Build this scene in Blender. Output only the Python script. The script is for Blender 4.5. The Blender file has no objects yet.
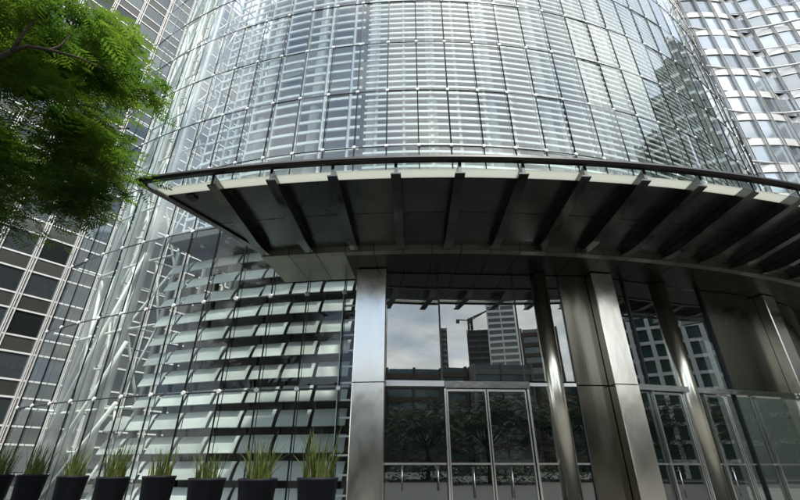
import bpy, math, random
from mathutils import Vector, Matrix, noise

random.seed(11)
sin, cos, rad, PI = math.sin, math.cos, math.radians, math.pi
sc = bpy.context.scene
COL = sc.collection

# ------------------------------------------------------------------ camera
EYE = 1.3
F = 426.0                       # focal length in pixels of an 800 px wide picture
PITCH = rad(27.3)
cam = bpy.data.cameras.new('camera')
cam.sensor_width = 36.0
cam.lens = F / 800 * 36.0
cam.clip_end = 4000
camo = bpy.data.objects.new('camera', cam)
camo.location = (0, 0, EYE)
camo.rotation_euler = (PI / 2 + PITCH, 0, 0)
COL.objects.link(camo)
sc.camera = camo

# ------------------------------------------------------------------ sky, sun
SUN_EL, SUN_AZ = rad(66), rad(150)      # azimuth clockwise from +Y
w = bpy.data.worlds.new('World')
sc.world = w
w.use_nodes = True
nt = w.node_tree
nt.nodes.clear()
N, K = nt.nodes.new, nt.links.new
out = N('ShaderNodeOutputWorld')
bg = N('ShaderNodeBackground')
bg.inputs[1].default_value = 0.15
sky = N('ShaderNodeTexSky')
sky.sky_type = 'NISHITA'
sky.sun_disc = False
sky.sun_elevation = SUN_EL
sky.sun_rotation = SUN_AZ
sky.dust_density = 1.2
sky.air_density = 1.0
tc = N('ShaderNodeTexCoord')
sep = N('ShaderNodeSeparateXYZ')
K(tc.outputs['Generated'], sep.inputs[0])
zz = N('ShaderNodeMath'); zz.operation = 'ADD'; zz.inputs[1].default_value = 0.22
K(sep.outputs[2], zz.inputs[0])
zm = N('ShaderNodeMath'); zm.operation = 'MAXIMUM'; zm.inputs[1].default_value = 0.12
K(zz.outputs[0], zm.inputs[0])
dv = N('ShaderNodeVectorMath'); dv.operation = 'DIVIDE'
cmb = N('ShaderNodeCombineXYZ')
for i in range(3):
    K(zm.outputs[0], cmb.inputs[i])
K(tc.outputs['Generated'], dv.inputs[0]); K(cmb.outputs[0], dv.inputs[1])
ns = N('ShaderNodeTexNoise')
ns.inputs['Scale'].default_value = 1.15
ns.inputs['Detail'].default_value = 9
ns.inputs['Roughness'].default_value = 0.58
ns.inputs['Distortion'].default_value = 0.35
K(dv.outputs[0], ns.inputs['Vector'])
rp = N('ShaderNodeValToRGB')
rp.color_ramp.elements[0].position = 0.36; rp.color_ramp.elements[0].color = (0, 0, 0, 1)
rp.color_ramp.elements[1].position = 0.60; rp.color_ramp.elements[1].color = (1, 1, 1, 1)
K(ns.outputs[0], rp.inputs[0])
ns2 = N('ShaderNodeTexNoise')
ns2.inputs['Scale'].default_value = 2.6
ns2.inputs['Detail'].default_value = 6
K(dv.outputs[0], ns2.inputs['Vector'])
rc = N('ShaderNodeValToRGB')
rc.color_ramp.elements[0].position = 0.3; rc.color_ramp.elements[0].color = (5.6, 5.9, 6.1, 1)
rc.color_ramp.elements[1].position = 0.7; rc.color_ramp.elements[1].color = (12.0, 12.0, 11.8, 1)
K(ns2.outputs[0], rc.inputs[0])
mx = N('ShaderNodeMixRGB')
K(rp.outputs[0], mx.inputs[0]); K(sky.outputs[0], mx.inputs[1]); K(rc.outputs[0], mx.inputs[2])
K(mx.outputs[0], bg.inputs[0]); K(bg.outputs[0], out.inputs[0])

sl = bpy.data.lights.new('sun', 'SUN')
sl.energy = 3.4
sl.angle = rad(3)
sl.color = (1.0, 0.95, 0.87)
so = bpy.data.objects.new('sun', sl)
COL.objects.link(so)
sdir = Vector((sin(SUN_AZ) * cos(SUN_EL), cos(SUN_AZ) * cos(SUN_EL), sin(SUN_EL)))
so.rotation_euler = sdir.to_track_quat('Z', 'Y').to_euler()
so.location = sdir * 200

vs = sc.view_settings
vs.view_transform = 'Standard'
vs.look = 'None'
vs.exposure = 0.72
vs.gamma = 1
vs.use_curve_mapping = False
sc.cycles.max_bounces = 10
sc.cycles.transparent_max_bounces = 24
sc.cycles.glossy_bounces = 5
sc.cycles.caustics_reflective = False
sc.cycles.caustics_refractive = False
sc.cycles.use_denoising = True

# ------------------------------------------------------------------ materials
MATS = {}


def principled(name, col, rough=0.5, metal=0.0, var=0.0, vscale=3.0, bump=0.0, bscale=20.0, stretch=(1, 1, 1),
               rand=0.0, rvar=0.0, spec=0.5, coat=0.0):
    """colour with noise variation, per-object random variation and fine relief"""
    m = bpy.data.materials.new(name)
    m.use_nodes = True
    t = m.node_tree
    b = t.nodes['Principled BSDF']
    b.inputs['Base Color'].default_value = (*col, 1)
    b.inputs['Roughness'].default_value = rough
    b.inputs['Metallic'].default_value = metal
    b.inputs['Specular IOR Level'].default_value = spec
    b.inputs['Coat Weight'].default_value = coat
    tcn = t.nodes.new('ShaderNodeTexCoord')
    mp = t.nodes.new('ShaderNodeMapping')
    mp.inputs['Scale'].default_value = stretch
    t.links.new(tcn.outputs['Object'], mp.inputs[0])
    if var or rvar:
        n = t.nodes.new('ShaderNodeTexNoise')
        n.inputs['Scale'].default_value = vscale
        n.inputs['Detail'].default_value = 6
        t.links.new(mp.outputs[0], n.inputs['Vector'])
    src = None
    if var:
        mr = t.nodes.new('ShaderNodeMapRange')
        mr.inputs[1].default_value = 0.25; mr.inputs[2].default_value = 0.75
        mr.inputs[3].default_value = 1 - var; mr.inputs[4].default_value = 1 + var
        t.links.new(n.outputs[0], mr.inputs[0])
        src = mr.outputs[0]
    if rand:
        oi = t.nodes.new('ShaderNodeObjectInfo')
        mr2 = t.nodes.new('ShaderNodeMapRange')
        mr2.inputs[3].default_value = 1 - rand; mr2.inputs[4].default_value = 1 + rand
        t.links.new(oi.outputs['Random'], mr2.inputs[0])
        if src is None:
            src = mr2.outputs[0]
        else:
            mu = t.nodes.new('ShaderNodeMath'); mu.operation = 'MULTIPLY'
            t.links.new(src, mu.inputs[0]); t.links.new(mr2.outputs[0], mu.inputs[1])
            src = mu.outputs[0]
    if src is not None:
        vm = t.nodes.new('ShaderNodeVectorMath'); vm.operation = 'SCALE'
        vm.inputs[0].default_value = col
        t.links.new(src, vm.inputs['Scale'])
        t.links.new(vm.outputs[0], b.inputs['Base Color'])
    if rvar:
        mr3 = t.nodes.new('ShaderNodeMapRange')
        mr3.inputs[1].default_value = 0.3; mr3.inputs[2].default_value = 0.7
        mr3.inputs[3].default_value = max(0.0, rough - rvar); mr3.inputs[4].default_value = rough + rvar
        t.links.new(n.outputs[0], mr3.inputs[0])
        t.links.new(mr3.outputs[0], b.inputs['Roughness'])
    if bump:
        n2 = t.nodes.new('ShaderNodeTexNoise')
        n2.inputs['Scale'].default_value = bscale
        n2.inputs['Detail'].default_value = 3
        t.links.new(mp.outputs[0], n2.inputs['Vector'])
        bp = t.nodes.new('ShaderNodeBump')
        bp.inputs['Strength'].default_value = bump
        bp.inputs['Distance'].default_value = 0.05
        t.links.new(n2.outputs[0], bp.inputs['Height'])
        t.links.new(bp.outputs[0], b.inputs['Normal'])
    MATS[name] = m
    return m


def glassmat(name, tint, ior, wav=0.0, wscale=0.6, rough=0.0, gl=(1, 1, 1), graz=1.0):
    m = bpy.data.materials.new(name)
    m.use_nodes = True
    t = m.node_tree
    t.nodes.clear()
    o = t.nodes.new('ShaderNodeOutputMaterial')
    mix = t.nodes.new('ShaderNodeMixShader')
    tr = t.nodes.new('ShaderNodeBsdfTransparent'); tr.inputs[0].default_value = (*tint, 1)
    g = t.nodes.new('ShaderNodeBsdfGlossy'); g.inputs['Roughness'].default_value = rough
    g.inputs['Color'].default_value = (*gl, 1)
    # Schlick reflectance, the same from both sides of the pane
    lw = t.nodes.new('ShaderNodeLayerWeight'); lw.inputs[0].default_value = 0.5
    pw = t.nodes.new('ShaderNodeMath'); pw.operation = 'POWER'; pw.inputs[1].default_value = 5.0
    t.links.new(lw.outputs['Facing'], pw.inputs[0])
    fr = t.nodes.new('ShaderNodeMapRange')
    fr.inputs[3].default_value = ior; fr.inputs[4].default_value = graz
    t.links.new(pw.outputs[0], fr.inputs[0])
    t.links.new(fr.outputs[0], mix.inputs[0])
    if wav:
        tcn = t.nodes.new('ShaderNodeTexCoord')
        n = t.nodes.new('ShaderNodeTexNoise')
        n.inputs['Scale'].default_value = wscale
        n.inputs['Detail'].default_value = 1
        geo2 = t.nodes.new('ShaderNodeNewGeometry')
        t.links.new(geo2.outputs['Position'], n.inputs['Vector'])
        bp = t.nodes.new('ShaderNodeBump')
        bp.inputs['Strength'].default_value = wav
        bp.inputs['Distance'].default_value = 0.05
        t.links.new(n.outputs[0], bp.inputs['Height'])
        t.links.new(bp.outputs[0], g.inputs['Normal'])
    t.links.new(tr.outputs[0], mix.inputs[1]); t.links.new(g.outputs[0], mix.inputs[2])
    t.links.new(mix.outputs[0], o.inputs[0])
    MATS[name] = m
    return m


def leafmat(name, c1, c2, trans=0.45, scale=2.0):
    m = bpy.data.materials.new(name)
    m.use_nodes = True
    t = m.node_tree
    t.nodes.clear()
    o = t.nodes.new('ShaderNodeOutputMaterial')
    mix = t.nodes.new('ShaderNodeMixShader'); mix.inputs[0].default_value = trans
    d = t.nodes.new('ShaderNodeBsdfPrincipled')
    d.inputs['Roughness'].default_value = 0.55
    d.inputs['Specular IOR Level'].default_value = 0.3
    tr = t.nodes.new('ShaderNodeBsdfTranslucent')
    geo = t.nodes.new('ShaderNodeNewGeometry')
    n = t.nodes.new('ShaderNodeTexNoise'); n.inputs['Scale'].default_value = scale; n.inputs['Detail'].default_value = 4
    t.links.new(geo.outputs['Position'], n.inputs['Vector'])
    rpn = t.nodes.new('ShaderNodeValToRGB')
    rpn.color_ramp.elements[0].position = 0.35; rpn.color_ramp.elements[0].color = (*c1, 1)
    rpn.color_ramp.elements[1].position = 0.68; rpn.color_ramp.elements[1].color = (*c2, 1)
    t.links.new(n.outputs[0], rpn.inputs[0])
    t.links.new(rpn.outputs[0], d.inputs['Base Color'])
    t.links.new(rpn.outputs[0], tr.inputs['Color'])
    t.links.new(d.outputs[0], mix.inputs[1]); t.links.new(tr.outputs[0], mix.inputs[2])
    t.links.new(mix.outputs[0], o.inputs[0])
    MATS[name] = m
    return m


def frostmat(name, col):
    m = bpy.data.materials.new(name)
    m.use_nodes = True
    t = m.node_tree
    t.nodes.clear()
    o = t.nodes.new('ShaderNodeOutputMaterial')
    mix = t.nodes.new('ShaderNodeMixShader'); mix.inputs[0].default_value = 0.8
    d = t.nodes.new('ShaderNodeBsdfDiffuse'); d.inputs[0].default_value = (*col, 1)
    tr = t.nodes.new('ShaderNodeBsdfTranslucent'); tr.inputs[0].default_value = (*col, 1)
    t.links.new(d.outputs[0], mix.inputs[1]); t.links.new(tr.outputs[0], mix.inputs[2])
    t.links.new(mix.outputs[0], o.inputs[0])
    MATS[name] = m


glassmat('drum_glass', (0.915, 0.95, 0.94), 0.085, wav=0.05, wscale=0.35, gl=(0.98, 1.0, 0.99))
glassmat('clear_glass', (0.95, 0.98, 0.965), 0.02, wav=0.04, wscale=0.35, graz=0.22)
glassmat('entrance_glass', (0.72, 0.79, 0.76), 0.16, wav=0.035, wscale=0.5)
glassmat('canopy_glass', (0.93, 0.97, 0.95), 0.04)
principled('tower_glass', (0.075, 0.09, 0.095), 0.04, 0.6, rand=0.6, spec=0.5, var=0.15, bump=0.02, bscale=0.8)
principled('tower_glass_pale', (0.40, 0.45, 0.48), 0.06, 0.6, rand=0.45, spec=1.0, var=0.2, vscale=0.3, bump=0.03, bscale=0.8)
principled('spandrel', (0.085, 0.09, 0.08), 0.25, 0.5, rand=0.15, var=0.1)
principled('band_white', (0.72, 0.72, 0.70), 0.35, 0.2, var=0.06)
principled('steel_fin', (0.62, 0.62, 0.60), 0.3, 0.7, var=0.1)
principled('steel_brushed', (0.68, 0.645, 0.56), 0.19, 1.0, var=0.08, vscale=2.0, stretch=(1, 1, 0.5), bump=0.22, bscale=1.3, rvar=0.05)
principled('steel_panel', (0.15, 0.142, 0.11), 0.2, 1.0, var=0.12, vscale=1.5, stretch=(1, 1, 0.4), bump=0.2, bscale=1.0, rvar=0.06)
principled('steel_chrome', (0.78, 0.78, 0.75), 0.10, 1.0, var=0.05, bump=0.05, bscale=5.0)
principled('steel_frame', (0.78, 0.77, 0.74), 0.22, 1.0, var=0.1)
principled('rib_steel', (0.16, 0.165, 0.16), 0.17, 1.0, var=0.12, vscale=4.0, rvar=0.08)
principled('soffit', (0.135, 0.145, 0.138), 0.27, 0.85, var=0.12, vscale=1.2, rvar=0.07, rand=0.12)
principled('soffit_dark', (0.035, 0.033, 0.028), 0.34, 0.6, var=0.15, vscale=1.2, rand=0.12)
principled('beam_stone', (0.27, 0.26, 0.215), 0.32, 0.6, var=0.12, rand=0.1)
principled('rim_dark', (0.03, 0.027, 0.026), 0.35, 0.5, var=0.15)
principled('joint_dark', (0.045, 0.05, 0.052), 0.4, 0.4)
principled('clamp', (0.75, 0.75, 0.73), 0.3, 0.4)
principled('white_tube', (0.80, 0.82, 0.80), 0.35, 0.1, var=0.08, vscale=2.0)
principled('slat_white', (0.84, 0.86, 0.85), 0.4, 0.1, var=0.10, vscale=0.7)
principled('louver', (0.47, 0.495, 0.485), 0.5, 0.0, var=0.10, vscale=1.6, rand=0.2, bump=0.02, bscale=6)
principled('core_grey', (0.13, 0.14, 0.14), 0.6, 0.0, rand=0.55, var=0.10)
principled('core_beige', (0.40, 0.38, 0.31), 0.6, 0.0, rand=0.20, var=0.10)
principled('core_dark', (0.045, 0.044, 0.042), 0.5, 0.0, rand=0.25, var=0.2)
principled('slab', (0.18, 0.18, 0.18), 0.7)
principled('ceiling_dark', (0.06, 0.05, 0.045), 0.6)
principled('lobby_floor', (0.12, 0.115, 0.105), 0.25, 0.0, var=0.15)
principled('granite', (0.16, 0.155, 0.145), 0.45, 0.0, var=0.2, vscale=30, rand=0.12, bump=0.03, bscale=60)
principled('ground', (0.06, 0.062, 0.058), 0.7, 0.0, var=0.15, vscale=0.4)
principled('pot_black', (0.010, 0.011, 0.016), 0.6, 0.0, var=0.25, vscale=6, bump=0.04, bscale=30, spec=0.2)
principled('soil', (0.04, 0.028, 0.018), 0.9, 0.0, var=0.3, bump=0.6, bscale=40)
principled('bark', (0.045, 0.032, 0.022), 0.85, 0.0, var=0.3, vscale=8, bump=0.5, bscale=30)
principled('black_fitting', (0.012, 0.012, 0.012), 0.5)
principled('seat_dark', (0.03, 0.03, 0.032), 0.5)
principled('concrete_far', (0.20, 0.19, 0.17), 0.8, 0.0, rand=0.25, var=0.15, vscale=0.1)
principled('concrete_raw', (0.13, 0.125, 0.12), 0.85, 0.0, rand=0.2, var=0.2, vscale=0.2)
principled('brown_far', (0.10, 0.075, 0.055), 0.8, 0.0, rand=0.3, var=0.2, vscale=0.1)
principled('glass_far', (0.06, 0.10, 0.11), 0.1, 0.0, rand=0.4, spec=1.0)
principled('crane_yellow', (0.10, 0.08, 0.04), 0.6)
principled('column_satin', (0.78, 0.75, 0.64), 0.24, 1.0, var=0.08)
principled('teal_glass', (0.03, 0.10, 0.09), 0.12, 0.0, rand=0.4, spec=0.8)
frostmat('frosted', (0.62, 0.64, 0.60))
leafmat('leaf', (0.045, 0.12, 0.014), (0.17, 0.27, 0.026), 0.55, 1.6)
leafmat('leaf_far', (0.014, 0.03, 0.010), (0.035, 0.06, 0.016), 0.2, 0.5)
leafmat('grass_blade', (0.045, 0.09, 0.014), (0.16, 0.17, 0.045), 0.35, 14.0)


# ------------------------------------------------------------------ mesh helpers
class G:
    def __init__(self):
        self.v, self.f, self.s = [], [], []

    def face(self, idx, smooth=False):
        self.f.append(idx); self.s.append(smooth)

    def quad(self, a, b, c, d, smooth=False):
        n = len(self.v)
        self.v += [tuple(a), tuple(b), tuple(c), tuple(d)]
        self.face((n, n + 1, n + 2, n + 3), smooth)
        return self

    def box(self, x0, x1, y0, y1, z0, z1, M=None):
        n = len(self.v)
        ps = [(x0, y0, z0), (x1, y0, z0), (x1, y1, z0), (x0, y1, z0), (x0, y0, z1), (x1, y0, z1), (x1, y1, z1), (x0, y1, z1)]
        if M is not None:
            ps = [tuple(M @ Vector(p)) for p in ps]
        self.v += ps
        for q in ((3, 2, 1, 0), (4, 5, 6, 7), (0, 1, 5, 4), (1, 2, 6, 5), (2, 3, 7, 6), (3, 0, 4, 7)):
            self.face(tuple(n + i for i in q))
        return self

    def tube(self, p0, p1, r0, r1=None, n=8, caps=True):
        r1 = r0 if r1 is None else r1
        p0, p1 = Vector(p0), Vector(p1)
        d = (p1 - p0)
        if d.length < 1e-6:
            return self
        d.normalize()
        a = d.cross(Vector((0, 0, 1)) if abs(d.z) < 0.9 else Vector((1, 0, 0))).normalized()
        b = d.cross(a)
        k = len(self.v)
        for p, r in ((p0, r0), (p1, r1)):
            for i in range(n):
                t = 2 * PI * i / n
                self.v.append(tuple(p + a * (r * cos(t)) + b * (r * sin(t))))
        for i in range(n):
            j = (i + 1) % n
            self.face((k + i, k + j, k + n + j, k + n + i), True)
        if caps:
            self.face(tuple(k + i for i in reversed(range(n))))
            self.face(tuple(k + n + i for i in range(n)))
        return self

    def path(self, pts, rs, n=8, closed=False):
        """swept tube through points"""
        pts = [Vector(p) for p in pts]
        if not isinstance(rs, (list, tuple)):
            rs = [rs] * len(pts)
        k = len(self.v)
        m = len(pts)
        for i, p in enumerate(pts):
            d = (pts[min(i + 1, m - 1)] - pts[max(i - 1, 0)]).normalized()
            a = d.cross(Vector((0, 0, 1)) if abs(d.z) < 0.95 else Vector((1, 0, 0))).normalized()
            b = d.cross(a)
            for q in range(n):
                t = 2 * PI * q / n
                self.v.append(tuple(p + a * (rs[i] * cos(t)) + b * (rs[i] * sin(t))))
        for i in range(m - 1):
            for q in range(n):
                j = (q + 1) % n
                self.face((k + i * n + q, k + i * n + j, k + (i + 1) * n + j, k + (i + 1) * n + q), True)
        self.face(tuple(k + q for q in reversed(range(n))))
        self.face(tuple(k + (m - 1) * n + q for q in range(n)))
        return self

    def sweep(self, prof_fn, ts, smooth=False):
        """closed profile swept along parameter values; prof_fn(t) -> list of points"""
        k = len(self.v)
        rings = [prof_fn(t) for t in ts]
        n = len(rings[0])
        for r in rings:
            self.v += [tuple(p) for p in r]
        for i in range(len(rings) - 1):
            for q in range(n):
                j = (q + 1) % n
                self.face((k + i * n + q, k + i * n + j, k + (i + 1) * n + j, k + (i + 1) * n + q), smooth)
        self.face(tuple(k + q for q in reversed(range(n))))
        self.face(tuple(k + (len(rings) - 1) * n + q for q in range(n)))
        return self

    def lathe(self, prof, n=20, M=None):
        k = len(self.v)
        m = len(prof)
        for r, z in prof:
            for q in range(n):
                t = 2 * PI * q / n
                p = Vector((r * cos(t), r * sin(t), z))
                if M is not None:
                    p = M @ p
                self.v.append(tuple(p))
        for i in range(m - 1):
            for q in range(n):
                j = (q + 1) % n
                self.face((k + i * n + q, k + i * n + j, k + (i + 1) * n + j, k + (i + 1) * n + q), True)
        self.face(tuple(k + q for q in reversed(range(n))))
        self.face(tuple(k + (m - 1) * n + q for q in range(n)))
        return self

    def mesh(self, name, mat):
        me = bpy.data.meshes.new(name)
        me.from_pydata(self.v, [], self.f)
        me.polygons.foreach_set('use_smooth', self.s)
        me.materials.append(MATS[mat])
        me.update()
        return me

    def obj(self, name, mat, parent=None, loc=(0, 0, 0), rz=0.0):
        return link(name, self.mesh(name, mat), parent, loc, rz)


def link(name, me, parent=None, loc=(0, 0, 0), rz=0.0):
    o = bpy.data.objects.new(name, me)
    COL.objects.link(o)
    o.location = loc
    o.rotation_euler = (0, 0, rz)
    if parent is not None:
        o.parent = parent
    return o


def thing(name, label, cat, loc=(0, 0, 0), rz=0.0, group=None):
    o = link(name, None, None, loc, rz)
    o['label'] = label
    o['category'] = cat
    if group:
        o['group'] = group
    return o


def structure(o):
    o['kind'] = 'structure'
    return o


def stuff(o):
    o['kind'] = 'stuff'
    return o


# ------------------------------------------------------------------ pixel -> place
def ray(px, py):
    x = (px - 400) / F
    y = (250 - py) / F
    return Vector((x, cos(PITCH) - y * sin(PITCH), sin(PITCH) + y * cos(PITCH)))


L = 36.7
CX, CY = L * sin(rad(1.7)), L * cos(rad(1.7))     # axis of the round pavilion


def hit_cyl(px, py, R):
    """first hit of a pixel's ray with the upright cylinder of radius R -> (phi, z)"""
    d = ray(px, py)
    a = d.x ** 2 + d.y ** 2
    b = -(d.x * CX + d.y * CY)
    c = CX ** 2 + CY ** 2 - R * R
    disc = b * b - a * c
    t = (-b - math.sqrt(max(disc, 0))) / a
    return math.atan2(d.x * t - CX, -(d.y * t - CY)), EYE + d.z * t


def hit_z(px, py, z):
    """a pixel's ray meets the level z -> (phi, radius) about the pavilion axis"""
    d = ray(px, py)
    t = (z - EYE) / d.z
    x, y = d.x * t - CX, d.y * t - CY
    return math.atan2(x, -y), math.hypot(x, y)


def P(r, phi, z=0.0):
    """point in pavilion coordinates (origin on the axis at ground level)"""
    return Vector((r * sin(phi), -r * cos(phi), z))


def in_view(p, margin=40):
    """does a world point project into the picture"""
    q = Vector(p) - Vector((0, 0, EYE))
    zc = q.y * cos(PITCH) + q.z * sin(PITCH)
    if zc < 0.3:
        return False
    yc = -q.y * sin(PITCH) + q.z * cos(PITCH)
    X, Y = 400 + F * q.x / zc, 250 - F * yc / zc
    return -margin < X < 800 + margin and -margin < Y < 500 + margin


def sector(g, r0, r1, z0, z1, a0, a1, step=rad(1.2), zi=None, zo=None):
    n = max(1, int(abs(a1 - a0) / step))
    ts = [a0 + (a1 - a0) * i / n for i in range(n + 1)]
    g.sweep(lambda t: [P(r0, t, z0), P(r1, t, z0), P(r1, t, z1), P(r0, t, z1)], ts)
    return g


# ================================================================== GROUND
g = G()
g.quad((-1500, -1500, 0), (1500, -1500, 0), (1500, 1500, 0), (-1500, 1500, 0))
structure(g.obj('ground', 'ground'))

# ================================================================== PAVILION
pav = thing('glass_pavilion', 'round glass pavilion with cable-net glazing, curved dark canopy and steel-clad entrance', 'building', (CX, CY, 0))
R = 25.7
DPH = rad(2.415)
ROW0, ROWH = 3.12, 2.585
rows = [0.06, ROW0 - ROWH] + [ROW0 + ROWH * k for k in range(14)]      # up to ~29 m
TOP = rows[-1]
PH_L = rad(-3.45)                     # where the glass wall meets the first steel column
col_edges = [PH_L + DPH * k for k in range(-12, 21)]

# --- glass panes
PW = 2 * R * sin(DPH / 2) - 0.022
pane_mesh = {}


def pane_of(h, mat):
    key = (round(h, 3), mat)
    if key not in pane_mesh:
        pane_mesh[key] = G().box(-PW / 2, PW / 2, -0.009, 0.009, 0.011, h - 0.011).mesh('glass_pane', mat)
    return pane_mesh[key]


rest = G()
npane = 0
for ci in range(len(col_edges) - 1):
    a0, a1 = col_edges[ci], col_edges[ci + 1]
    am = (a0 + a1) / 2
    rm = R * cos(DPH / 2)
    for ri in range(1, len(rows) - 1):
        z0, z1 = rows[ri], rows[ri + 1]
        if z0 < 8 and am > PH_L:
            continue
        mat = 'clear_glass' if (am < rad(-22)) else 'drum_glass'
        if z0 < 8:
            mat = 'clear_glass'
        p = P(rm, am, (z0 + z1) / 2)
        wp = p + Vector((CX, CY, 0))
        vis = in_view(wp, 45) and am > rad(-45.5) and am < rad(45.5)
        if vis:
            o = link('glass_pane', pane_of(z1 - z0, mat), pav, P(rm, am, z0), am)
            o.rotation_euler = (rad(random.gauss(0, 0.4)), 0, am + rad(random.gauss(0, 0.45)))
            npane += 1
        else:
            M = Matrix.Translation(P(rm, am, z0)) @ Matrix.Rotation(am, 4, 'Z')
            rest.box(-PW / 2, PW / 2, -0.009, 0.009, 0.011, z1 - z0 - 0.011, M)
stuff(rest.obj('upper_glazing', 'drum_glass', pav))

# --- joints and cables of the net
for ci, a in enumerate(col_edges):
    zb = 0.06 if a <= PH_L + 0.001 else 8.29
    g = G().tube(P(R + 0.015, a, zb), P(R + 0.015, a, TOP), 0.021, n=6)
    g.tube(P(R - 0.16, a, zb), P(R - 0.16, a, TOP), 0.012, n=5)
    g.obj('vertical_cable', 'joint_dark', pav)
for ri, z in enumerate(rows[1:]):
    a1 = PH_L if z < 8 else col_edges[-1]
    n = int(round((a1 - col_edges[0]) / DPH))
    ts = [col_edges[0] + DPH * i for i in range(n + 1)]
    G().path([P(R + 0.012, t, z) for t in ts], 0.021, 6).obj('horizontal_cable', 'joint_dark', pav)
g = G()
for a in col_edges:
    for z in rows[1:]:
        if z < 8 and a > PH_L + 0.001:
            continue
        M = Matrix.Translation(P(R + 0.03, a, z)) @ Matrix.Rotation(a, 4, 'Z') @ Matrix.Rotation(PI / 2, 4, 'X')
        g.lathe([(0.07, -0.02), (0.07, 0.02), (0.045, 0.035)], 8, M)
stuff(g.obj('node_clamps', 'clamp', pav))
# base kerb of the glass wall
g = G(); sector(g, 25.45, 25.85, 0.0, rows[1] - 0.03, col_edges[0], PH_L)
g.obj('base_kerb', 'granite', pav)

# --- horizontal sunshade slats behind the upper glass
PH_S, _ = hit_cyl(366, 80, 24.9)
RS = 24.85


def slat_ring(z, a0, a1, h, d, seg=None, broken=0.0):
    g = G()
    t = h * 0.5
    if seg is None:
        n = int((a1 - a0) / rad(1.2))
        ts = [a0 + (a1 - a0) * i / n for i in range(n + 1)]
        g.sweep(lambda a: [P(RS - d, a, z - t), P(RS, a, z - t), P(RS, a, z + t), P(RS - d, a, z + t)], ts)
    else:
        a = a0
        while a < a1 - 0.001:
            b = min(a + seg, a1)
            if random.random() >= broken:
                dz = random.gauss(0, 0.012)
                g.sweep(lambda q: [P(RS - d, q, z - t + dz), P(RS, q, z - t + dz), P(RS, q, z + t + dz), P(RS - d, q, z + t + dz)],
                        [a + 0.0025, (a + b) / 2, b - 0.0025])
            a = b
    return g


z = 8.45
k = 0
while z < TOP - 0.2:
    slat_ring(z, PH_S, rad(47), 0.10, 0.05).obj('sunshade_slat', 'slat_white', pav)
    z += ROWH / 8
z = 8.5
while z < TOP - 0.2:
    slat_ring(z, rad(-21.5), PH_S - 0.004, 0.13, 0.06, DPH, 0.04).obj('sunshade_slat', 'slat_white', pav)
    z += ROWH / 5
# slender posts that carry the slats
a = rad(-21.5)
i = 0
while a < rad(46):
    G().box(-0.05, 0.05, 0.0, 0.12, 8.3, TOP - 0.1).obj('slat_post', 'white_tube' if i % 3 else 'steel_fin', pav, P(RS - 0.08, a), a)
    a += DPH
    i += 1

# --- inner structure: core wall of panels, round interior columns, floor slabs
RC = 21.2
cw = math.radians(4.0)
zlev = [8.2 + 2.1 * i for i in range(14)]
corem = {}
a = rad(-26)
while a < rad(48):
    for i in range(len(zlev) - 1):
        mat = 'core_grey'
        if a < PH_S and 10 < zlev[i] < 21 and random.random() < 0.6:
            mat = 'core_beige'
        key = mat
        if key not in corem:
            wd = 2 * RC * sin(cw / 2) - 0.05
            corem[key] = G().box(-wd / 2, wd / 2, 0, 0.2, 0.03, 2.07).mesh('core_panel', mat)
        if random.random() < 0.16:
            continue
        link('core_panel', corem[key], pav, P(RC, a + cw / 2, zlev[i]), a + cw / 2)
    a += cw
g = G(); sector(g, 20.4, 20.85, 8.0, TOP - 0.3, rad(-24), rad(50))
g.obj('core_wall', 'slab', pav)
for zf in (8.75, 16.2, 24.2, 32.0):
    g = G(); sector(g, 5.0, 23.4 if zf > 9 else 25.2, zf - 0.35, zf, rad(-21.5), rad(50))
    g.obj('floor_slab', 'slab', pav)
g = G(); sector(g, 2.0, R + 0.3, TOP + 0.02, TOP + 0.5, rad(-33), rad(52), rad(2))
g.obj('roof', 'slab', pav)
a = rad(-19)
while a < rad(46):
    G().tube((0, 0, 8.05), (0, 0, TOP - 0.05), 0.22, n=12).obj('interior_column', 'white_tube', pav, P(23.0, a))
    a += rad(6.6)
# far half of the drum wall, seen only as a dim backdrop through the glass
g = G(); sector(g, 5.0, 5.4, 0.02, TOP, rad(-180), rad(180), rad(6))
g.obj('lift_core', 'core_grey', pav)

# --- ground-floor louvers behind the left glass
RL = 24.55
tilt = rad(60)
lw = 2 * RL * sin(DPH / 2)
LEN = 0.52


def louver_mesh(wd):
    g = G()
    m = 5
    prof = []
    for i in range(m + 1):
        s = i / m
        y = s * LEN * cos(tilt)
        zz_ = s * LEN * sin(tilt) + 0.06 * sin(PI * s)
        prof.append((y, zz_))
    ring = prof + [(y + 0.012, zz_ - 0.02) for y, zz_ in reversed(prof)]
    lean = 0.035
    g.sweep(lambda t: [(t * wd / 2, y, q) for y, q in ring], [-1, 1], False)
    return g.mesh('louver', 'louver')


lm = louver_mesh(lw - 0.115)
PITCHZ = ROWH / 4
zr = 0.42
j = 0
while zr < 8.0:
    a_start = rad(-25.2) if zr < 2.6 else rad(-23.4) if zr < 4.4 else rad(-21.6)
    c = PH_L - DPH / 2
    while c > a_start:
        o = link('louver', lm, pav, P(RL, c, zr), c)
        o.rotation_euler = (rad(random.gauss(0, 1.8)), rad(random.gauss(0, 0.4)), c)
        c -= DPH
    zr += PITCHZ
# carriers behind the louvers
c = PH_L
while c > rad(-25):
    G().box(-0.035, 0.035, 0.34, 0.46, 0.3, 7.6).obj('louver_post', 'joint_dark', pav, P(RL, c), c)
    c -= DPH
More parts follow.
